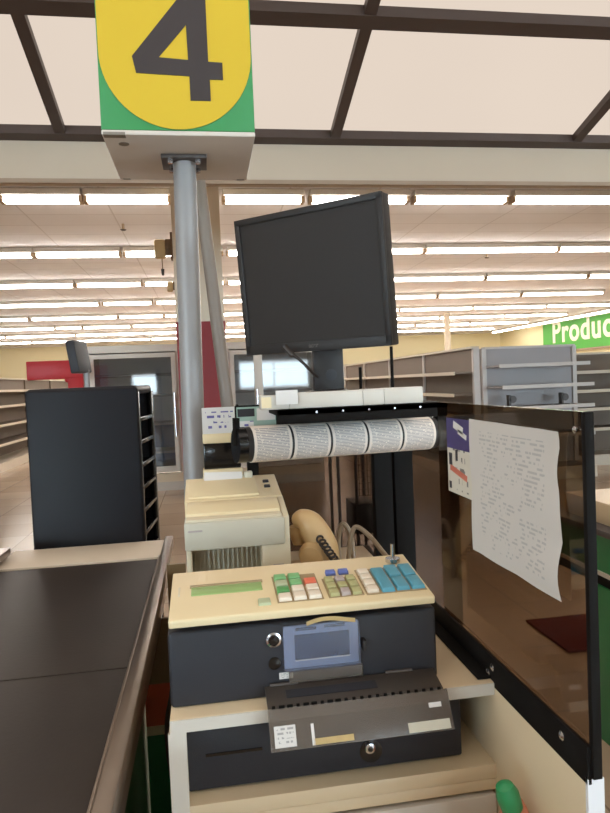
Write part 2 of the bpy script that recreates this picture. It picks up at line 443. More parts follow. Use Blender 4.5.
rows = [
    (8.6, [(-2.45, -1.43), (-1.43, -.33), (.28, 1.46), (1.46, 2.9), (2.9, 4.36), (4.36, 6.1)]),
    (12.04, [(-4.1, -2.9), (-2.9, -1.4), (-1.4, .46), (.46, 1.9), (1.9, 4.31), (4.31, 7.1), (7.1, 9.0)]),
    (15.5, [(-4.9, -2.86), (-2.86, -1.36), (-1.36, .6), (.6, 2.6), (2.6, 4.6), (4.6, 7.14), (7.14, 9.95), (9.95, 12.4)]),
    (18.9, [(-5.9, -2.83), (-2.83, -1.35), (-1.35, 1.3), (1.3, 4.2), (4.2, 7.1), (7.1, 9.88), (9.88, 12.7)]),
    (22.4, [(-8.3, -5.64), (-5.64, -2.8), (-2.8, -1.3), (-1.3, 1.4), (1.4, 4.2), (4.2, 7.0), (7.0, 9.8), (9.8, 12.7), (12.7, 15.6)]),
    (25.8, [(-8.4, -5.6), (-5.6, -4.6), (-4.6, -2.76), (-2.76, .9), (.9, 3.7), (3.7, 6.9), (6.9, 9.8), (9.8, 12.7), (12.7, 15.6)]),
    (29.2, [(-11.1, -8.4), (-8.4, -5.5), (-5.5, -2.6), (-2.6, .9), (.9, 3.9), (3.9, 6.9), (6.9, 9.88), (9.88, 12.6), (12.6, 15.6)]),
    (32.7, [(-11.1, -8.2), (-8.2, -6.4), (-6.4, -2.6), (-2.6, .9), (.9, 4.9), (4.9, 8.9), (8.9, 12.0), (12.0, 15.5)])]
for r, (y, segs) in enumerate(rows):
    for i, (a, b) in enumerate(segs):
        put_light(a + .02, b - .02, y, 3.87, 'glowing fluorescent strip light in the %s ceiling row, %s' % (NTH[r], 'leftmost of the row' if i == 0 else 'rightmost of the row' if i == len(segs) - 1 else '%s from the left' % ORD[i]))
ends = [24.6, 27.4, 30.2, 33.0, 35.8]
for i, (a, b) in enumerate(zip(ends, ends[1:])):
    put_light(a, b, 0, 3.87, 'fluorescent strip light running along the produce wall, %s' % ['nearest of four', 'second nearest of four', 'third nearest of four', 'farthest of four'][i], rot=16.9)
for o in PROTO.values(): pass
# small sprinkler heads hanging from the ceiling
def sprinkler(loc, label):
    t = thing('sprinkler_head', label, 'sprinkler', loc, group='ceiling sprinklers')
    MB().cyl((0, 0, 0), (0, 0, -.09), .02, n=10).build('pipe', 'fixture_tan', t)
    MB().cyl((0, 0, -.09), (0, 0, -.105), .05, .03, n=12).build('deflector', 'bracket_dark', t)
sprinkler((-1.15, 10.3, ZC), 'small sprinkler head under the ceiling between the two nearest light rows, at left')
sprinkler((6.0, 12.9, ZC), 'small sprinkler head under the ceiling to the right of the monitor')

# ------------------------------------------------------------------ lane number sign on its pole
sg = thing('lane_sign', 'yellow and green box sign with a black number 4 on a grey pole', 'sign', (-.029, 1.77, 0))
SX0, SX1, SY0, SY1, SZ = -.189, .178, -.17, .17, 2.029         # local to the pole axis (x, y), z is world
MB().use('sign_white').rng(SX0, SX1, SY0, SY1, SZ, SZ + .012, .003).use('sign_green').rng(SX0, SX1, SY0, SY1, SZ + .012, SZ + .56, .003) \
    .use('scuff').rng(SX0 + .004, SX0 + .055, SY0 - .001, SY0 + .02, SZ - .0006, SZ + .006) \
    .cyl((SX0 + .045, SY0 + .06, SZ - .0008), (SX0 + .045, SY0 + .06, SZ + .001), .013, n=14) \
    .rng(SX0 + .01, SX0 + .03, SY1 - .012, SY1 + .0005, SZ - .0006, SZ + .006).rng(SX1 - .03, SX1 - .008, SY1 - .012, SY1 + .0005, SZ - .0006, SZ + .006).build('sign_box', None, sg)
hw = (SX1 - SX0) / 2 - .003; cx = (SX0 + SX1) / 2
poly = []
for k in range(33):
    a = PI + PI * k / 32; poly.append((cx + hw * math.cos(a), hw + hw * math.sin(a)))
for k in range(33):
    a = PI * k / 32; poly.append((cx + hw * math.cos(a), .53 - hw + hw * math.sin(a)))
FM = T(0, SY0 - .0005, SZ + .014) @ RX(90)
MB().prism(poly, .0025, FM).build('yellow_field', 'sign_yellow', sg)
s = .00239
def p4(zx, zy): return ((zx / 3.588 + 90 - 175.5) * s + cx, (134.0 - zy / 3.588) * s)
four = [p4(*q) for q in ((352, 357), (425, 357), (425, 280), (473, 280), (473, 218), (422, 216), (422, -40), (352, -40), (152, 205), (164, 264), (352, 270))]
inn = [p4(*q) for q in ((348, 88), (246, 206), (350, 212))]
# the digit: outer outline bridged to its triangular counter
t = bmesh.new()
out = [t.verts.new((x, y, 0)) for x, y in four]; ins = [t.verts.new((x, y, 0)) for x, y in inn]
ed = [t.edges.new((out[i], out[(i + 1) % len(out)])) for i in range(len(out))] + [t.edges.new((ins[i], ins[(i + 1) % 3])) for i in range(3)]
bmesh.ops.triangle_fill(t, use_beauty=True, use_dissolve=False, edges=ed)
r = bmesh.ops.extrude_face_region(t, geom=list(t.faces))
for v in [e for e in r['geom'] if isinstance(e, bmesh.types.BMVert)]: v.co.z += .0015
bmesh.ops.recalc_face_normals(t, faces=list(t.faces)); t.transform(T(0, SY0 - .003, SZ + .0) @ RX(90))
m = MB(); m._merge(t, False); m.build('number', 'sign_black', sg)
MB().box((.0, -.0, SZ - .006), (.118, .1, .01), .001).build('mounting_plate', 'bracket_dark', sg)
for dx in (-.036, .036):
    for dy in (-.036, .036): MB().cyl((dx, dy, SZ - .022), (dx, dy, SZ - .008), .007, n=6).build('bolt', 'chrome', sg)
# slight lean as in the photograph
pm = MB().cyl((-.03, 0, 0), (0, 0, SZ - .008), .0305, n=28); pm.build('pole', 'pole_grey', sg)

# second, thinner pole leaning behind
m = MB().cyl((.18, 0, 0), (-.088, 0, cz(2.3) - .03), .0225, n=20)
tag(m.build('leaning_pole', 'pole_tan'), 'thin grey pole leaning to the left behind the sign pole', 'pole').location = (0, 2.3, 0)

# bell boxes on the column
def bell(loc, label, s=1.):
    t = thing('pull_box', label, 'box', loc, group='tan boxes on the column')
    MB().box((0, 0, 0), (.14 * s, .1 * s, .24 * s), .03 * s).build('case', 'bell_tan', t)
    MB().box((.1 * s, 0, .02 * s), (.07 * s, .06 * s, .2 * s), .01).box((.145 * s, .0, .03 * s), (.03 * s, .12 * s, .34 * s), .004).build('bracket', 'bell_dark', t)
    if s > .8:
        MB().cyl((.02, 0, -.12), (.02, 0, -.25), .006, n=8).build('pull_cord', 'bell_dark', t)
        MB().cyl((.02, 0, -.25), (.02, 0, -.33), .022, .015, n=10).build('pull_knob', 'cord_dark', t)
bell((-.49, 8.3, 3.165), 'tan box with a hanging pull knob on the left side of the column')
bell((-.405, 8.62, 2.74), 'small tan box low on the column below the pull knob', .55)

# ------------------------------------------------------------------ refrigerated glass door cases
def cooler(x0, x1, y, label, cuts):
    W = x1 - x0; t = thing('glass_door_case', label, 'display case', ((x0 + x1) / 2, y, 0), group='glass door cases behind the lanes')
    c = MB().use('steel_case').rng(-W / 2, W / 2, .0, .85, 0, .12).use('cream_laminate').rng(-W / 2, W / 2, -.01, .06, .12, .24)
    c.use('steel_case').rng(-W / 2, W / 2, 0, .85, 1.92, 2.02).rng(-W / 2, -W / 2 + .06, 0, .85, .12, 1.92).rng(W / 2 - .06, W / 2, 0, .85, .12, 1.92)
    c.use('case_inside').rng(-W / 2 + .06, W / 2 - .06, .8, .85, .9, 1.92).use('case_blue').rng(-W / 2 + .06, W / 2 - .06, .8, .85, .24, .9); c.build('cabinet', None, t)
    for z in (.5, .9, 1.3, 1.6): MB().rng(-W / 2 + .07, W / 2 - .07, .2, .8, z, z + .03).build('shelf', 'shelf_panel', t)
    for a, b in zip(cuts, cuts[1:]):
        a = -W / 2 + .06 + (W - .12) * a; b = -W / 2 + .06 + (W - .12) * b
        d = MB().rng(a, a + .06, -.04, .0, .26, 1.9).rng(b - .06, b, -.04, 0, .26, 1.9).rng(a + .06, b - .06, -.04, 0, .26, .34).rng(a + .06, b - .06, -.04, 0, 1.84, 1.9).build('door', 'steel_case', t)
        MB().rng(a + .06, b - .06, -.025, -.015, .34, 1.84).build('glass', 'door_glass', d)
        MB().use('chrome').cyl((b - .03, -.08, .75), (b - .03, -.08, 1.35), .014, n=10).rng(b - .04, b - .02, -.08, -.04, .78, .81).rng(b - .04, b - .02, -.08, -.04, 1.29, 1.32).build('handle', None, d)
cooler(-1.6, -.34, 9.0, 'glass door refrigerated case standing to the left of the column', (0, 1))
cooler(.28, 1.62, 9.0, 'glass door refrigerated case to the right of the column, behind the monitor', (0, .32, 1))

# ------------------------------------------------------------------ gondola shelving
def gondola(name_label, loc, rz, L, H, depth, levels, sect, panel='shelf_brown', edge='shelf_edge', post='shelf_white', posts_end=True, kick='shelf_edge', group='empty store shelving'):
    """runs along local +x from 0 to L, shelves towards local -y"""
    t = thing('shelving_unit', name_label, 'shelving', loc, (0, 0, math.radians(rz)), group)
    MB().rng(0, L, 0, .04, .1, H).build('back_panel', panel, t)
    for i in range(sect + 1):
        x = L * i / sect; MB().rng(x - .03, x + .03, -.03, .06, 0, H + .01).build('upright', post, t)
    MB().use(kick).rng(0, L, -depth, 0, .0, .16).build('base_deck', None, t)
    for z, d in levels:
        m = MB().use(panel).rng(.02, L - .02, -d, -.0, z - .02, z).use(edge).rng(.02, L - .02, -d - .012, -d, z - .035, z + .012); m.build('shelf', None, t)
    MB().rng(0, L, -.05, .07, H, H + .03).build('top_cap', edge, t)
    return t
gondola('long low empty brown shelving run at far left with pale kick plate', (-4.25, 11., 0), -90 + 180, 15, 1.74, .5, [(.5, .5), (.85, .45), (1.2, .4), (1.5, .35)], 6, post='shelf_brown')
gondola('long empty brown shelving run receding behind the monitor at right', (3.66, 16.5, 0), -90, 8.15, 1.78, .35, [(.55, .35), (.88, .32), (1.16, .3), (1.46, .28)], 4)
gondola('pale grey end shelving unit with three white shelves facing the lanes', (3.765, 8.3, 0), 0, 1.33, 1.76, .5, [(.6, .5), (.97, .5), (1.25, .5), (1.53, .42)], 1, panel='shelf_panel', edge='shelf_white')
gondola('empty brown shelving unit just right of the pale end unit', (5.14, 9.2, 0), 0, 3.6, 1.66, .5, [(.55, .5), (.85, .5), (1.12, .5), (1.4, .5)], 3)
gondola('far empty shelving run standing along the back wall at right', (3.8, 36.5, 0), 0, 12.5, 2.3, .6, [(.6, .6), (1.1, .6), (1.6, .6)], 6)
# two clips left on the pale end shelf
for x, lab in ((4.0, 'small dark bracket left on the lowest white shelf, at its left'), (4.75, 'small dark bracket left on the lowest white shelf, at its right')):
    m = MB().box((0, 0, .005), (.16, .1, .01)).box((-.02, .0, .08), (.03, .08, .16), .004).cyl((.02, -.04, .1), (.02, .04, .1), .05, n=14)
    tag(m.build('shelf_bracket', 'bracket_dark'), lab, 'bracket', 'brackets on the pale shelf').location = (x, 8.02, .972)
# produce wall sign
ps = thing('wall_sign', 'long green wall band with white lettering over the produce wall', 'sign', (XR, 27.5, 0))
MB().rng(-.05, -.001, -10.5, 5.25, 2.5, 3.96).build('board', 'produce_green', ps)
text_mesh('lettering', 'Produce', 1.62, 'letter_cream', T(-.055, 4.3, 2.95) @ Matrix(((0, 0, -1, 0), (-1, 0, 0, 0), (0, 1, 0, 0), (0, 0, 0, 1))), ps, ext=.02, bold=.035, spacing=1.1)
MB().rng(-.12, -.001, -10.5, 5.25, 2.4, 2.5).build('ledge', 'fascia_trim', ps)

# red sign frame and a lane monitor seen edge-on at left
m = MB().rng(-.3, .33, -.05, .05, 1.575, 1.795, .01).rng(.16, .33, -.05, .05, 0, 1.6, .01).rng(.12, .2, -.045, .045, 1.53, 1.6, .03)
tag(m.build('red_frame', 'red_metal'), 'red inverted L shaped metal frame behind the black rack', 'frame').location = (-1.78, 8.0, 0)
t = thing('lane_monitor', 'dark monitor seen edge-on beside the red frame', 'monitor', (-.93, 5, 0))
MB().box((0, 0, 1.675), (.07, .24, .24), .01, Euler((0, math.radians(-8), math.radians(-12))).to_matrix()).build('screen_case', 'slate_plastic', t)
MB().cyl((.04, .05, .012), (.04, .05, 1.58), .022, n=14).cyl((.04, .05, 0), (.04, .05, .015), .16, n=20).build('pole', 'pole_grey', t)

# ------------------------------------------------------------------ black slotted rack behind the conveyor
rk = thing('slotted_rack', 'tall black plastic rack with open slots down its right side', 'rack', (-.39, 2.1, 0), (0, 0, math.radians(-5)))
H, W, D = 1.432, .35, .29
m = MB().rng(-W / 2, W / 2, 0, .02, 0, H - .004, .014, seg=3).rng(-W / 2, W / 2, D - .015, D, 0, H - .02, .006).rng(-W / 2, -W / 2 + .015, .01, D, 0, H - .02, .006)
m.rng(-W / 2 + .002, W / 2 - .004, .004, D, H - .028, H, .012, seg=3)
m.build('shell', 'rack_black', rk)
MB().rng(W / 2 - .018, W / 2, .012, .035, 0, H - .02, .004).rng(W / 2 - .018, W / 2, D - .035, D - .002, 0, H - .02, .004).build('slot_frame', 'black_gloss', rk)
for k in range(18):
    z = .06 + k * .074
    MB().box((.0, D / 2, z), (W - .03, D - .03, .006)).box((W / 2 - .006, D / 2, z + .004), (.012, D - .04, .014), .003).build('slot_shelf', 'black_gloss', rk)

# ------------------------------------------------------------------ conveyor lane
BZ = .932
cv = thing('checkout_conveyor', 'checkout conveyor with worn dark belt and metal side rails', 'conveyor', (-.4, .9, 0))
def cb(x0, x1, y0, y1, z0, z1, **k): return (x0 + .4, x1 + .4, y0 - .9, y1 - .9, z0, z1)
m = MB().rng(*cb(-.615, -.158, -.2, 1.862, BZ - .06, BZ), bev=.004)
m.rng(*cb(-.615, -.158, 1.142, 1.146, BZ - .001, BZ + .0012)); m.build('belt', 'rubber_belt', cv)
m = MB().rng(*cb(-.153, -.127, -.2, 2.09, BZ - .02, BZ + .012), bev=.004).rng(*cb(-.15, -.14, -.2, 2.06, BZ - .1, BZ - .02)).rng(*cb(-.1575, -.153, -.2, 1.87, BZ - .05, BZ + .009), bev=.001); m.build('side_rail', 'brushed_aluminium', cv)
m = MB().rng(*cb(-.72, -.596, -.2, 2.0, BZ + .012, BZ + .034), bev=.004).rng(*cb(-.71, -.618, -.2, 1.99, BZ - .06, BZ + .015)).rng(*cb(-.69, -.62, -.2, 2.0, BZ - .1, BZ - .02)); m.build('side_rail', 'brushed_aluminium', cv)
MB().rng(*cb(-.61, -.154, 1.868, 2.075, BZ - .09, BZ + .004), bev=.003).build('end_plate', 'plate_cream', cv)
m = MB().use('lane_green').rng(*cb(-.68, -.2, -.2, 2.05, 0, .62)).use('lane_red').rng(*cb(-.682, -.198, -.2, 2.052, .66, .74)).use('worn_cream').rng(*cb(-.681, -.199, -.2, 2.051, .62, .66))
m.use('lane_olive').rng(*cb(-.68, -.2, -.2, 2.05, .74, BZ - .07)); m.build('cabinet', None, cv)

# ------------------------------------------------------------------ checkout counter
DZ = .97
ct = thing('checkout_counter', 'cream cashier counter with an open drawer bay', 'counter', (.17, 1.2, 0))
def cc(x0, x1, y0, y1, z0, z1): return (x0 - .17, x1 - .17, y0 - 1.2, y1 - 1.2, z0, z1)
MB().use('cream_laminate').rng(*cc(-.07, .40, .87, 1.68, DZ - .018, DZ), bev=.0015) \
    .use('white_laminate').rng(*cc(-.07, .395, .868, .8705, DZ - .018, DZ - .001)).build('deck', None, ct)
MB().use('cream_laminate').rng(*cc(-.072, -.05, .872, 1.66, 0, DZ - .018)).use('white_laminate').rng(*cc(-.073, -.049, .868, .873, 0, DZ - .018)).build('side_panel', None, ct)
MB().use('cream_laminate').rng(*cc(.396, .414, .64, 1.25, 0, DZ), bev=.001).use('edge_white').rng(*cc(.395, .4145, .636, .641, 0, DZ - .001)).build('side_panel', None, ct)
MB().rng(*cc(-.05, .396, .872, 1.6, .825, .846), bev=.001).build('bay_shelf', 'cream_laminate', ct)
MB().rng(*cc(-.05, .396, 1.6, 1.62, 0, DZ - .02)).build('back_panel', 'worn_cream', ct)
m = MB().use('white_laminate').rng(*cc(-.05, .394, .868, .888, .69, .803), bev=.003).use('cream_laminate').rng(*cc(-.05, .396, .872, .89, .808, .825), bev=.002)
m.build('lower_front', None, ct)
MB().rng(*cc(-.05, .396, .66, 1.6, .63, .65), bev=.002).build('lower_shelf', 'cream_laminate', ct)
MB().rng(*cc(-.05, .396, .70, 1.6, .0, .63)).build('plinth', 'worn_cream', ct)
# striped filler panel closing the gap to the conveyor
m = MB().use('lane_olive')
m.rng(-.06, .06, -.006, .006, .65, .82).rng(.012, .06, -.006, .006, .82, .96).use('lane_red').rng(-.06, .06, -.0065, .0065, .54, .65).use('worn_cream').rng(-.06, .06, -.007, .007, .515, .54)
m.use('lane_green').rng(-.06, .02, -.006, .006, 0, .515).use('worn_cream').rng(.02, .06, -.007, .007, 0, .515)
tag(m.build('gap_panel', None), 'narrow striped red, cream and green panel between conveyor and counter', 'panel').location = (-.135, 1.69, 0)
m = MB().tube([(-.078, 1.2, .93), (-.088, 1.19, .86), (-.1, 1.19, .8), (-.1, 1.2, .72), (-.09, 1.2, .66), (-.078, 1.2, .64)], .005)
tag(m.build('hanging_cable', 'cord_dark'), 'dark cable hanging in the gap between conveyor and counter', 'cable')

# ------------------------------------------------------------------ smoked divider
dv = thing('acrylic_divider', 'smoked brown acrylic divider standing on the right counter side', 'divider', (.405, .84, DZ))
A0, A1, ZT = -.208, .24, .405
m = MB().use('smoked_acrylic').rng(-.004, .004, A0 + .006, A1, .005, ZT, .0008, seg=1); m.build('panel', None, dv)
MB().rng(-.0055, .0055, A0, A0 + .0075, -.0, ZT, .001).build('edge_strip', 'black_metal', dv)
MB().use('black_metal').rng(-.010, -.0045, A0 + .004, .33, -.008, .036, .001).rng(-.03, -.006, .04, .33, .0005, .005, .001).build('bracket', None, dv)
for y, z in ((.03, .022), (.045, .008), (-.155, .022)):
    MB().lathe([(.0055, 0), (.0055, .002), (.003, .004), (.0005, .0045)], (-.010, y, z), 14, RY(-90)).build('screw', 'chrome', dv)
m = MB().lathe([(.004, 0), (.004, .002), (.001, .004)], (-.005, A0 + .018, ZT - .02), 12, RY(-90)); m.build('screw', 'chrome', dv)
# notice sheet taped to the divider
def fn(u, v):
    y = -.125 + .25 * u; w = .0035 * math.sin(v * 9 + .6) * max(0, .35 - u) / .35 + .002 * math.sin(u * 7 + v * 5)
    return (-.0065 - .002 - abs(w), y + .003 * math.sin(v * 11) * max(0, .3 - u) / .3, -.1 + .2 * v + .004 * (u - .5) * (v - .5))
m = MB().grid(fn, 24, 20, .0004, (-1, 0, 0))
tag(m.build('notice_sheet', 'notice_print'), 'wrinkled white printed notice sheet taped to the smoked divider', 'paper').location = (.4052, .805, 1.252)
# small poster sticker
st = thing('sticker_poster', 'small purple topped printed sticker on the divider behind the notice', 'sticker', (.4005, .985, 1.2875))
MB().rng(-.0006, 0, -.048, .05, -.062, .062).build('sheet', 'poster_print', st)
m = MB().use('sticker_purple').rng(-.0009, -.0005, -.048, .05, .012, .0622).use('card_white').box((-.001, .0, .048), (.0004, .04, .012), rot=Euler((math.radians(14), 0, 0)).to_matrix()).box((-.001, -.016, .038), (.0004, .035, .008), rot=Euler((math.radians(14), 0, 0)).to_matrix())
m.build('heading', None, st)
m = MB().use('sticker_red').box((-.0008, .004, -.026), (.0004, .07, .010), rot=Euler((math.radians(10), 0, 0)).to_matrix()).use('slate_plastic').box((-.0008, .04, -.05), (.0004, .01, .012)).box((-.0008, .036, -.006), (.0004, .013, .02)).box((-.0008, .01, .002), (.0004, .009, .018)).build('print_block', None, st)

# ------------------------------------------------------------------ cash register
rg = thing('cash_register', 'cash register with cream keyboard on a dark slate body', 'cash register', (.125, .9, DZ))
def rc(x0, x1, y0, y1, z0, z1): return (x0 - .125, x1 - .125, y0 - .9, y1 - .9, z0 - DZ, z1 - DZ)
m = MB().rng(*rc(-.07, .3215, .9, 1.17, DZ, 1.078), bev=.006, seg=3).rng(*rc(-.055, .3, .93, 1.03, 1.07, 1.092))
body = m.build('body', 'slate_plastic', rg)
# keyboard console: wedge tilted towards the cashier
ang = math.atan2(.022, .15)
kb_o = None
KW, KD = .382, .154
prof = [(0, -.012), (KD, -.03), (KD, .0), (.002, .0), (0, -.002)]
KM = T(-.0665 - .125, .884 - .9, 1.1005 - DZ) @ Matrix.Rotation(ang, 4, 'X')
m = MB()
m.prism([(p[0], p[1]) for p in prof], KW, KM @ Matrix(((0, 0, 1, 0), (1, 0, 0, 0), (0, 1, 0, 0), (0, 0, 0, 1))), bev=.002)
kb = m.build('keyboard_console', 'cream_plastic', rg)
def kbox(mb, u, v, du, dvv, h, bev=.001, z0=-.001, taper=None):
    t = bmesh.new(); bmesh.ops.create_cube(t, size=1)
    for q in t.verts: q.co = Vector((q.co.x * du, q.co.y * dvv, (q.co.z + .5) * h))
    if taper:
        for q in t.verts:
            if q.co.z > h * .5: q.co.x *= taper; q.co.y *= taper
    if bev: bmesh.ops.bevel(t, geom=list(t.edges), offset=bev, segments=2, affect='EDGES', profile=.5)
    t.transform(KM @ T(u, v, z0)); mb._merge(t, True)
    return mb
# LCD window and flat pad left of the keys
m = MB(); m.use('lcd_green'); kbox(m, .083, .081, .106, .026, .0022, .0004); m.use('key_gap'); kbox(m, .083, .096, .11, .005, .004, .0004); m.build('display_window', None, kb)
m = MB().use('beige_plastic'); kbox(m, .012, .085, .003, .03, .0015, .0004); m.build('slider', None, kb)
m = MB(); kbox(m, .135, .028, .019, .018, .005, .001, taper=.85); m.build('key', 'key_pale_green', kb)
KEYS = []
RV = (.033, .0545, .0755, .0965)
for u, cs in ((.1655, ('key_white', 'key_dark_green', 'key_pale_green', 'key_green')), (.1875, ('key_white', 'key_white', 'key_green', 'key_green')), (.2095, ('key_white', 'key_white', 'key_red'))):
    for v, c in zip(RV, cs): KEYS.append((u, v, .0195, .0185, c))
for j, cs in enumerate((('key_olive', 'key_grey', 'key_olive'), ('key_olive', 'key_olive', 'key_olive'), ('key_olive', 'key_grey', 'key_olive'))):
    for i, c in enumerate(cs): KEYS.append((.2385 + i * .0168, .033 + j * .0205, .0145, .0178, c))
for u in (.246, .2665): KEYS.append((u, .100, .0165, .012, 'key_blue'))
for j in range(4): KEYS.append((.2965, .033 + j * .0195, .018, .0172, 'key_white'))
for i in range(3):
    u = .3195 + i * .0232
    if i == 0: KEYS.append((u, .062, .0205, .08, 'key_teal'))
    else: KEYS.append((u, .0435, .0205, .039, 'key_teal')); KEYS.append((u, .0855, .0205, .041, 'key_teal'))
m = MB(); m.use('key_gap')
for (u, v, du, dvv) in ((.1875, .0645, .068, .086), (.2555, .0535, .053, .062), (.3315, .063, .092, .084)): kbox(m, u, v, du, dvv, .0008, 0, .0003)
m.build('key_well', None, kb)
for u, v, du, dvv, c in KEYS:
    m = MB(); kbox(m, u, v, du, dvv, .0065, .001, 0, .88); m.build('key', c, kb)
# key switch standing at the back right corner
m = MB(); P = KM @ Vector((.356, .127, 0)); m.cyl(P, P + Vector((0, 0, .006)), .012, n=20).cyl(P, P + Vector((0, -.002, .03)), .0035, n=10); m.build('key_switch', 'chrome', kb)
# journal window on the front of the body
jw = MB().use('clear_blue').box((.147 - .125, -.004, 1.0405 - DZ), (.113, .012, .066), .004).build('window_cover', None, rg)
m = MB().use('window_blue').box((.147 - .125, .0015, 1.0405 - DZ), (.11, .006, .063), .002).use('window_dark').box((.148 - .125, -.0015, 1.04 - DZ), (.08, .004, .036), .001)
m.use('slate_plastic').box((.125 - .125, -.0015, 1.066 - DZ), (.03, .003, .004)).box((.167 - .125, -.0015, 1.067 - DZ), (.03, .003, .004)); m.build('window_frame', None, jw)
m = MB().use('edge_white').box((.148 - .125, -.0025, 1.0215 - DZ), (.08, .004, .0015)); m.build('pale_line', None, jw)  # thin pale line low across the window
MB().box((.152 - .125, -.003, .9985 - DZ), (.108, .008, .017), .002).build('lower_cover', 'clear_smoke', rg)
MB().box((.2085 - .125, -.006, 1.036 - DZ), (.006, .016, .016), .002).build('latch', 'black_plastic', rg)
m = MB().lathe([(.011, 0), (.011, .004), (.008, .005), (.0075, .002)], (.078 - .125, -.0005, 1.055 - DZ), 20, RX(90)); lk = m.build('lock', 'chrome', rg)
MB().lathe([(.0075, 0), (.0075, .0035), (.004, .004)], (.078 - .125, -.0005, 1.055 - DZ), 16, RX(90)).box((.078 - .125, -.005, 1.055 - DZ), (.002, .002, .008)).build('keyhole', 'black_gloss', lk)
MB().lathe([(.009, 0), (.009, .0015), (.006, .002)], (.078 - .125, -.0005, 1.02 - DZ), 18, RX(90)).build('button_and_hole', 'black_gloss', rg)  # black disc painted in for the dark of an open hole
MB().box((.094 - .125, -.0008, 1.0005 - DZ), (.02, .001, .009)).build('sticker', 'tag_print', rg)
m = MB().grid(lambda u, v: (.0 + .07 * u, -.012 + .004 * math.sin(u * 5), .1065 + .004 * math.sin(u * 3.1) + .006 * (v - .5)), 12, 2, .0004, (0, -1, 0)); m.build('paper_strip', 'yellowed_tape', rg)
# flip-down smoked cover hanging over the counter edge
def flap(pa, pb, x0, x1, th):
    pa = Vector((0, pa[0], pa[1])); pb = Vector((0, pb[0], pb[1])); d = pb - pa
    a = math.atan2(d.z, d.y); L = d.length; c = (pa + pb) / 2
    return ((x0 + x1) / 2, c.y, c.z), (x1 - x0, L, th), Euler((a, 0, 0)).to_matrix()
h0, h1, h2 = (-.004, .018), (-.046, .0075), (-.072, -.038)
fl = None
c, d, r = flap(h0, h1, .062 - .125, .312 - .125, .003)
fl = MB().use('clear_smoke_dark').box(c, d, .0008, r).build('smoked_flap', None, rg)
c, d, r = flap(h1, h2, .062 - .125, .317 - .125, .003)
MB().use('clear_smoke').box(c, d, .0008, r).build('flap_lip', None, fl)
m = MB().use('cord_black')
for k in range(22):
    x = -.055 + k * .0112
    m.box((x, h1[0] - .001, h1[1] + .002), (.008 if k % 3 and k < 9 else .0045, .0032, .0035), .0005)
m.build('hinge_strip', None, fl)
m = MB().use('slate_plastic')
cF, dF, rF = flap(h0, h1, .09 - .125, .22 - .125, .001)
m.box((cF[0], cF[1], cF[2] + .0026), (dF[0], dF[1] * .35, .0008), 0, rF); m.build('label_strip', None, fl)
def onlip(x0, x1, f0, f1, m_, name):
    a = Vector(h1).lerp(Vector(h2), f0); b = Vector(h1).lerp(Vector(h2), f1)
    c, d, r = flap(tuple(a), tuple(b), x0 - .125, x1 - .125, .0006)
    n = r @ Vector((0, 0, 1)); n = n if n.y < 0 else -n
    MB().box((c[0] + n.x * .002, c[1] + n.y * .002, c[2] + n.z * .002), d, 0, r).build(name, m_, fl)
onlip(.068, .097, .42, .92, 'tag_print', 'paper_label')
onlip(.118, .122, .45, .95, 'card_white', 'tape_scrap'); onlip(.12, .175, .80, .95, 'yellowed_tape', 'tape_scrap'); onlip(.252, .312, .72, .96, 'grey_beige_plastic', 'tape_scrap'); onlip(.286, .304, .3, .42, 'card_white', 'small_label')
for x in (.09, .26): MB().cyl((x - .125 - .02, -.003, .019), (x - .125 + .02, -.003, .019), .003, n=10).build('hinge', 'bracket_dark', fl)

# ------------------------------------------------------------------ cash drawer in the bay
dr = thing('cash_till', 'low dark cash drawer with round lock in the open counter bay', 'till', (.15, .9, .846))
m = MB().rng(-.203, .203, .01, .38, .002, .094, .003).build('case', 'slate_plastic', dr)
m = MB().rng(-.205, .205, -.002, .012, .003, .092, .004).build('front', 'slate_plastic', dr)
MB().rng(-.175, -.095, -.0035, -.001, .0515, .0555).build('slot', 'black_gloss', m)
MB().lathe([(.017, 0), (.017, .0015), (.013, .002)], (.064, -.0015, .029), 22, RX(90)).build('lock_recess', 'black_gloss', m)
lk = MB().lathe([(.0075, 0), (.0075, .006), (.005, .007)], (.0615, -.003, .036), 18, RX(90)).build('lock', 'chrome', m)
MB().lathe([(.004, 0), (.004, .001), (.001, .0015)], (.0615, -.0098, .036), 10, RX(90)).build('keyhole', 'black_gloss', m)
for x in (-.17, .17): MB().cyl((x, .06, -.0), (x, .06, .004), .012, n=12).build('foot', 'black_plastic', dr)

# ------------------------------------------------------------------ slip printer
pr = thing('receipt_printer', 'cream receipt printer with a slip slot behind the register', 'printer', (.05, 1.3, DZ))
z = lambda a: a - DZ
# side walls, base and the overhanging front slab leave the slip opening
m = MB().use('beige_plastic').rng(-.105, .1, .05, .26, 0, z(1.14), .004).rng(-.105, -.094, .0, .06, 0, z(1.095), .002).rng(.047, .104, -.004, .06, 0, z(1.094), .004)
m.rng(-.105, .1, .02, .06, 0, z(1.03), .002); m.build('housing', None, pr)
m = MB().use('grey_beige_plastic').rng(-.107, .096, -.008, .06, z(1.09), z(1.147), .004)
m.use('beige_plastic').rng(-.104, .092, -.004, .06, z(1.146), z(1.152), .003); m.build('front_cover', None, pr)
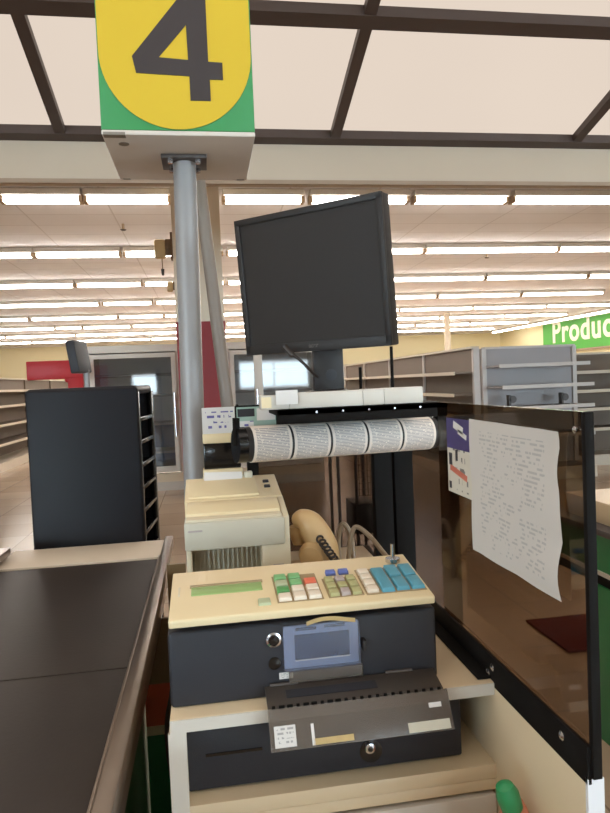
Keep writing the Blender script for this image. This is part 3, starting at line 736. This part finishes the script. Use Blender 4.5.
# sloping upper lids with steps
def wedge(mb, x0, x1, pts): 
    mb.prism([(y, zz) for y, zz in pts], x1 - x0, T(x0, 0, 0) @ Matrix(((0, 0, 1, 0), (1, 0, 0, 0), (0, 1, 0, 0), (0, 0, 0, 1))), bev=.002)
m = MB(); wedge(m, -.103, .092, [(.03, z(1.12)), (.03, z(1.158)), (.07, z(1.168)), (.098, z(1.171)), (.098, z(1.12))]); m.build('front_lid', 'cream_plastic', pr)
m = MB(); wedge(m, -.108, .105, [(.1, z(1.0)), (.1, z(1.172)), (.118, z(1.174)), (.255, z(1.198)), (.262, z(1.192)), (.262, z(1.0))]); m.build('rear_lid', 'cream_plastic', pr)
m = MB(); wedge(m, -.1, .055, [(.116, z(1.16)), (.116, z(1.178)), (.235, z(1.199)), (.245, z(1.196)), (.245, z(1.16))]); m.build('paper_lid', 'cream_plastic', pr)
m = MB(); wedge(m, .0935, .106, [(-.002, z(.98)), (-.002, z(1.146)), (.1, z(1.17)), (.26, z(1.19)), (.26, z(.98))]); m.build('side_cover', 'beige_plastic', pr)
m = MB().use('grey_beige_plastic')
for k in range(14): m.rng(-.09 + k * .0098, -.0885 + k * .0098, .036, .046, .0, z(1.088))
m.build('slip_guide', None, pr)
MB().use('grey_beige_plastic').rng(-.093, .047, .045, .055, z(1.03), z(1.09)).build('slot_back_plate', None, pr)  # plain grey-beige plate closing the back of the slip slot
for yy, zz in ((.165, 1.184), (.2, 1.190)): MB().box((.078, yy, z(zz)), (.014, .011, .006), .002, Euler((math.radians(14.5), 0, 0)).to_matrix()).build('button_and_hole', 'slate_plastic', pr)
MB().box((-.085, -.0085, z(1.13)), (.028, .0012, .0035)).build('badge', 'key_grey', pr)
MB().box((.08, -.0045, z(1.048)), (.022, .0012, .003)).build('badge', 'key_grey', pr)
m = MB().grid(lambda u, v: (-.065 + .09 * u, .222 + .012 * v, z(1.197 + .018 * v - .003 * u)), 6, 4, .0005, (0, -1, .3)); m.build('receipt_paper', 'card_white', pr)
MB().cyl((-.068, .235, z(1.2)), (.032, .235, z(1.2)), .005, n=10).box((.04, .235, z(1.203)), (.02, .02, .018), .004).build('tear_bar', 'grey_beige_plastic', pr)

# ------------------------------------------------------------------ telephone handset beside the printer
ph = thing('telephone', 'tan telephone handset with dark coiled cord leaning beside the printer', 'telephone', (.2, 1.36, DZ))
m = MB().use('phone_beige').rng(-.03, .07, -.05, .12, .0, .035, .012, seg=3); m.build('base', None, ph)
m = MB()
m.tube([(-.024, .012, .146), (-.01, .005, .151), (.006, .0, .142), (.022, -.004, .117), (.034, -.008, .088), (.036, -.01, .06), (.03, -.012, .042)], [.012, .024, .030, .032, .033, .031, .024], n=18, res=8)
m.lathe([(.004, -.014), (.026, -.012), (.032, -.002), (.032, .012), (.027, .028), (.012, .036)], (.008, -.024, .078), 26, RZ(60) @ RY(78))
m.lathe([(.006, -.012), (.018, -.01), (.021, 0), (.021, .012), (.018, .03)], (-.014, .03, .125), 24, RY(170)); hs = m.build('handset', 'phone_beige', ph)
pts = []
for k in range(170):
    a = k / 169; pts.append((.02 + .045 * a + .0075 * math.cos(k * .36), -.044 - .01 * math.sin(a * PI) + .006 * math.sin(k * .36), .121 - .07 * a + .0045 * math.sin(k * .36)))
MB().tube(pts, .0024, n=6, res=2).build('coiled_cord', 'cord_dark', ph)
# tan cable looping on the counter
m = MB().tube([(.282, 1.33, .976), (.284, 1.33, 1.04), (.292, 1.33, 1.088), (.305, 1.33, 1.105), (.33, 1.31, 1.085), (.345, 1.25, 1.06), (.37, 1.21, 1.03), (.385, 1.19, .98)], .005)
tag(m.build('looped_cable', 'cable_tan'), 'tan cable arching over the counter between the telephone and the key switch', 'cable')
m = MB().tube([(.29, 1.46, .976), (.29, 1.46, 1.05), (.3, 1.455, 1.085), (.316, 1.45, 1.06), (.322, 1.44, .99), (.325, 1.43, .976)], .006)
tag(m.build('looped_cable', 'cable_tan'), 'thicker short tan cable loop just right of the telephone', 'cable')

# ------------------------------------------------------------------ black stand with the monitor, ledge and code roll
fs = thing('monitor_stand', 'black metal stand with a shelf on legs behind the register', 'stand', (.3, 1.4, DZ))
def fc(x0, x1, y0, y1, z0, z1): return (x0 - .3, x1 - .3, y0 - 1.4, y1 - 1.4, z0 - DZ, z1 - DZ)
MB().rng(*fc(.14, .5, 1.285, 1.74, 1.352, 1.366), bev=.002).rng(*fc(.14, .5, 1.285, 1.3, 1.336, 1.366), bev=.002).build('shelf', 'black_metal', fs)
for x0, x1, y in ((.415, .463, 1.6), (.472, .522, 1.61)):
    MB().use('black_metal').rng(*fc(x0, x1, y - .012, y + .02, 0, 1.34), bev=.002).build('leg', None, fs)
for x0 in (.1, .5): MB().rng(*fc(x0, x0 + .03, 1.72, 1.75, 0, 1.352), bev=.002).build('leg', 'black_metal', fs)
MB().rng(*fc(.14, .53, 1.585, 1.635, 1.33, 1.352), bev=.002).build('cross_bar', 'black_metal', fs)
MB().rng(*fc(.13, .7, 1.732, 1.738, .7, 1.27)).build('smoked_panel', 'smoked_acrylic_back', fs)
for x, z0, z1 in ((.452, 1.36, 1.498), (.372, 1.36, 1.45)): MB().cyl((x - .3, .12, z0 - DZ), (x - .3, .12, z1 - DZ), .004, n=8).build('rod', 'black_metal', fs)
for k in range(5): MB().cyl((.22 + k * .055 - .3, 1.284 - 1.4, 1.358 - DZ), (.22 + k * .055 - .3, 1.2865 - 1.4, 1.358 - DZ), .0022, n=8).build('screw', 'chrome', fs)

# rotating roll of code sheets
A = Vector((.085, 1.415, 1.287)); B = Vector((.545, 1.52, 1.281)); ax = (B - A); Lr = ax.length
an = math.atan2(ax.y, ax.x); tl = math.asin(-ax.z / Lr)
ro = thing('code_roll', 'horizontal black roll wrapped with five printed code sheets', 'roll', tuple(A), (0, tl, an))
MB().cyl((-.01, 0, 0), (Lr + .01, 0, 0), .039, n=36).build('drum', 'black_plastic', ro)
for k in range(5):
    a = .004 + k * (Lr - .008) / 5; b = .004 + (k + 1) * (Lr - .008) / 5 - .006
    m = MB(); m.cyl((a, 0, 0), (b, 0, 0), .0405, n=40); m.build('code_sheet', 'code_print', ro)
for x in (-.018, Lr + .014): MB().cyl((x - .010, 0, 0), (x + .010, 0, 0), .0395, n=32).build('end_cap', 'black_gloss', ro)
MB().rng(-.03, -.02, -.012, .012, 0, .06).build('hanger', 'black_metal', ro); MB().rng(Lr + .02, Lr + .034, -.02, .02, -.02, .075, .003).build('hanger', 'black_metal', ro)

# white ledge boxes along the front of the stand
wb = thing('white_box', 'long narrow white box lying along the front of the black stand', 'box', (.275, 1.31, 1.3662))
MB().rng(-.168, -.11, -.018, .022, 0, .0295, .002).rng(-.1095, .045, -.018, .022, 0, .0325, .002).rng(.0455, .09, -.018, .022, 0, .0335, .002).rng(.0905, .175, -.018, .022, 0, .034, .002).build('body', 'white_laminate', wb)
MB().rng(-.166, -.146, -.0188, -.0175, .004, .026).build('end_flap', 'cream_plastic', wb)
m = MB().grid(lambda u, v: (.138 + .045 * u, 1.286 + (.0 if v < .7 else .04 * (v - .7)), 1.376 + .038 * min(v, .75) ), 4, 8, .0005, (0, -1, 0))
tag(m.build('paper_slip', 'card_white'), 'pale paper slip hanging over the left of the white box', 'paper')

# monitor, turned and tilted
mo = thing('monitor', 'black square desktop monitor turned to the left on its stand', 'monitor', (.276, 1.447, 1.366))
MM = T(.235 - .276, 1.401 - 1.447, 1.644 - 1.366) @ RZ(-40) @ RX(5)
def mbx(mb, c, d, bev=.0, seg=2):
    t = bmesh.new(); bmesh.ops.create_cube(t, size=1)
    for q in t.verts: q.co = Vector((q.co.x * d[0] + c[0], q.co.y * d[1] + c[1], q.co.z * d[2] + c[2]))
    if bev: bmesh.ops.bevel(t, geom=list(t.edges), offset=bev, segments=seg, affect='EDGES', profile=.5)
    t.transform(MM); mb._merge(t, bool(bev)); return mb
W, H = .374, .313
m = MB(); mbx(m, (0, .02, 0), (W, .036, H), .004)
mbx(m, (0, .05, -.01), (W * .72, .04, H * .66), .012)
m.build('case', 'black_plastic', mo)
m = MB()
b = .014
mbx(m, (0, .001, H / 2 - b / 2), (W, .008, b), .0015); mbx(m, (0, .001, -H / 2 + .011), (W, .008, .022), .0015)
mbx(m, (-W / 2 + b / 2, .001, 0), (b, .008, H - .01), .0015); mbx(m, (W / 2 - b / 2, .001, 0), (b, .008, H - .01), .0015)
m.build('bezel', 'black_plastic', mo)
m = MB(); mbx(m, (0, .0035, .004), (W - 2 * b + .002, .004, H - b - .02)); m.build('screen', 'screen', mo)
text_mesh('maker_logo', 'acer', .014, 'bracket_dark', MM @ T(-.013, -.0032, -H / 2 + .0085) @ RX(90), mo, ext=.0003, bold=.0004)
m = MB().box((0, -.012, .085), (.07, .024, .17), .006).box((.0, -.0, .155), (.08, .05, .06), .008); m.build('neck', 'black_plastic', mo)
m = MB().lathe([(.09, 0), (.092, .008), (.085, .02), (.05, .032), (.03, .036)], (0, 0, 0), 40); m.build('base', 'black_plastic', mo)
m = MB().lathe([(.013, 0), (.013, .001), (.012, .0012)], (.005, -.0245, .068), 20, RX(90)); m.build('round_badge', 'slate_plastic', mo)
m = MB().tube([(-.095, -.03, .125), (-.07, -.04, .105), (-.04, -.035, .075), (-.01, -.0, .05), (.01, .05, .02)], .0035).cyl((-.1, -.028, .135), (-.082, -.036, .113), .0065, n=10); m.build('video_cable', 'cord_dark', mo)

# terminal with price card and second card on a holder, left of the roll
tm = thing('card_terminal', 'beige terminal with a printed card and dark front behind the printer', 'terminal', (.032, 1.63, DZ))
MB().use('cream_plastic').rng(-.047, .047, .0, .04, 0, .22, .003).rng(-.047, .047, -.014, .05, .305, .33, .004).rng(-.05, .05, -.016, .04, .222, .24, .003).build('housing', None, tm)
MB().rng(-.046, .046, -.006, .04, .24, .307, .003).build('dark_front', 'black_gloss', tm)
MB().box((.03, -.0065, .288), (.006, .002, .006)).build('indicator', 'chrome', tm)
MB().rng(-.046, .04, -.012, .0, .33, .395).build('card', 'card_print', tm)
m = MB().rng(.04, .047, -.014, .02, .33, .4, .002); m.build('card_clip', 'black_metal', tm)
hd = thing('card_holder', 'small black holder with a pale green printed card left of the roll', 'card holder', (.112, 1.47, 1.306))
MB().rng(-.05, .048, .002, .01, -.006, .066, .002).rng(-.012, .05, .0, .06, .022, .046).build('holder', 'black_metal', hd)
MB().rng(-.046, .044, -.0005, .002, .004, .062).build('card', 'card_green', hd)
MB().use('slate_plastic').rng(-.044, -.005, -.001, .0, .04, .058).use('card_white').rng(.0, .042, -.001, .0, .03, .058).use('card_print').rng(-.044, -.008, -.001, 0, .008, .03).build('print_block', None, hd)

# wire shopping rack seen dimly behind the counter
wr = thing('wire_rack', 'dark wire rack with a grid back standing behind the counter', 'rack', (1.04, 4.5, 0))
m = MB()
for x in (-.13, .0, .13): m.cyl((x, 0, 0), (x, 0, .98), .012, n=8)
for x in (-.13, .13): m.cyl((x, .3, 0), (x, .3, .98), .012, n=8)
m.build('post', 'bracket_dark', wr)
m = MB()
for k in range(9): m.cyl((-.0, .0, .58 + k * .045), (.13, 0, .58 + k * .045), .003, n=6)
for k in range(7): m.cyl((.0 + k * .0217, .0, .58), (k * .0217, 0, .95), .003, n=6)
m.build('grid', 'pole_tan', wr)
MB().rng(-.02, .14, -.02, .3, .3, .52, .01).build('bin', 'black_plastic', wr)
MB().rng(-.14, .14, -.01, .31, .12, .14).build('shelf', 'bracket_dark', wr)

# ------------------------------------------------------------------ neighbouring lane at right
ln = thing('neighbour_lane', 'green neighbouring checkout lane with white trim at right edge', 'checkout lane', (1.7, 2.2, 0))
m = MB().use('lane_green').rng(-.26, .3, -.9, .1, 0, .60).rng(-.26, .3, -.9, .36, .66, .80).use('black_metal').rng(-.25, .3, -.895, .355, .60, .645).use('white_laminate').rng(-.268, .305, -.905, .365, .645, .66); m.build('cabinet', None, ln)
MB().rng(-.28, .32, -.92, .38, .80, .825, .004).build('worktop', 'bracket_dark', ln)
MB().rng(-.22, .25, -.3, .3, .825, .91, .004).build('raised_ledge', 'cream_laminate', ln)
tag(MB().rng(-.28, .28, -.22, .22, 0, .012, .004).build('floor_mat', 'mat_red'), 'dull red floor mat seen through the smoked divider', 'mat').location = (2.02, 3.16, 0)

# little bottle beside the lower cabinet
bt = thing('spray_bottle', 'small pinkish bottle with a green rounded cap by the right side panel', 'bottle', (.366, .755, .65))
MB().lathe([(.02, 0), (.026, .004), (.027, .15), (.024, .19), (.016, .212), (.011, .222)], (0, 0, 0), 24).build('body', 'bottle_pink', bt)
MB().lathe([(.011, .0), (.014, .004), (.015, .024), (.011, .036), (.003, .04)], (-.004, -.004, .212), 24, RY(-18)).build('cap', 'bottle_green', bt)

# ------------------------------------------------------------------ light
wd = bpy.data.worlds.new('world'); SC.world = wd; wd.use_nodes = True
bg = wd.node_tree.nodes['Background']; bg.inputs['Color'].default_value = (.62, .84, 1, 1); bg.inputs['Strength'].default_value = 4

SC.view_settings.view_transform = 'Standard'; SC.view_settings.look = 'None'; SC.view_settings.gamma = 1
SC.view_settings.use_curve_mapping = False
SC.view_settings.exposure = 1.0
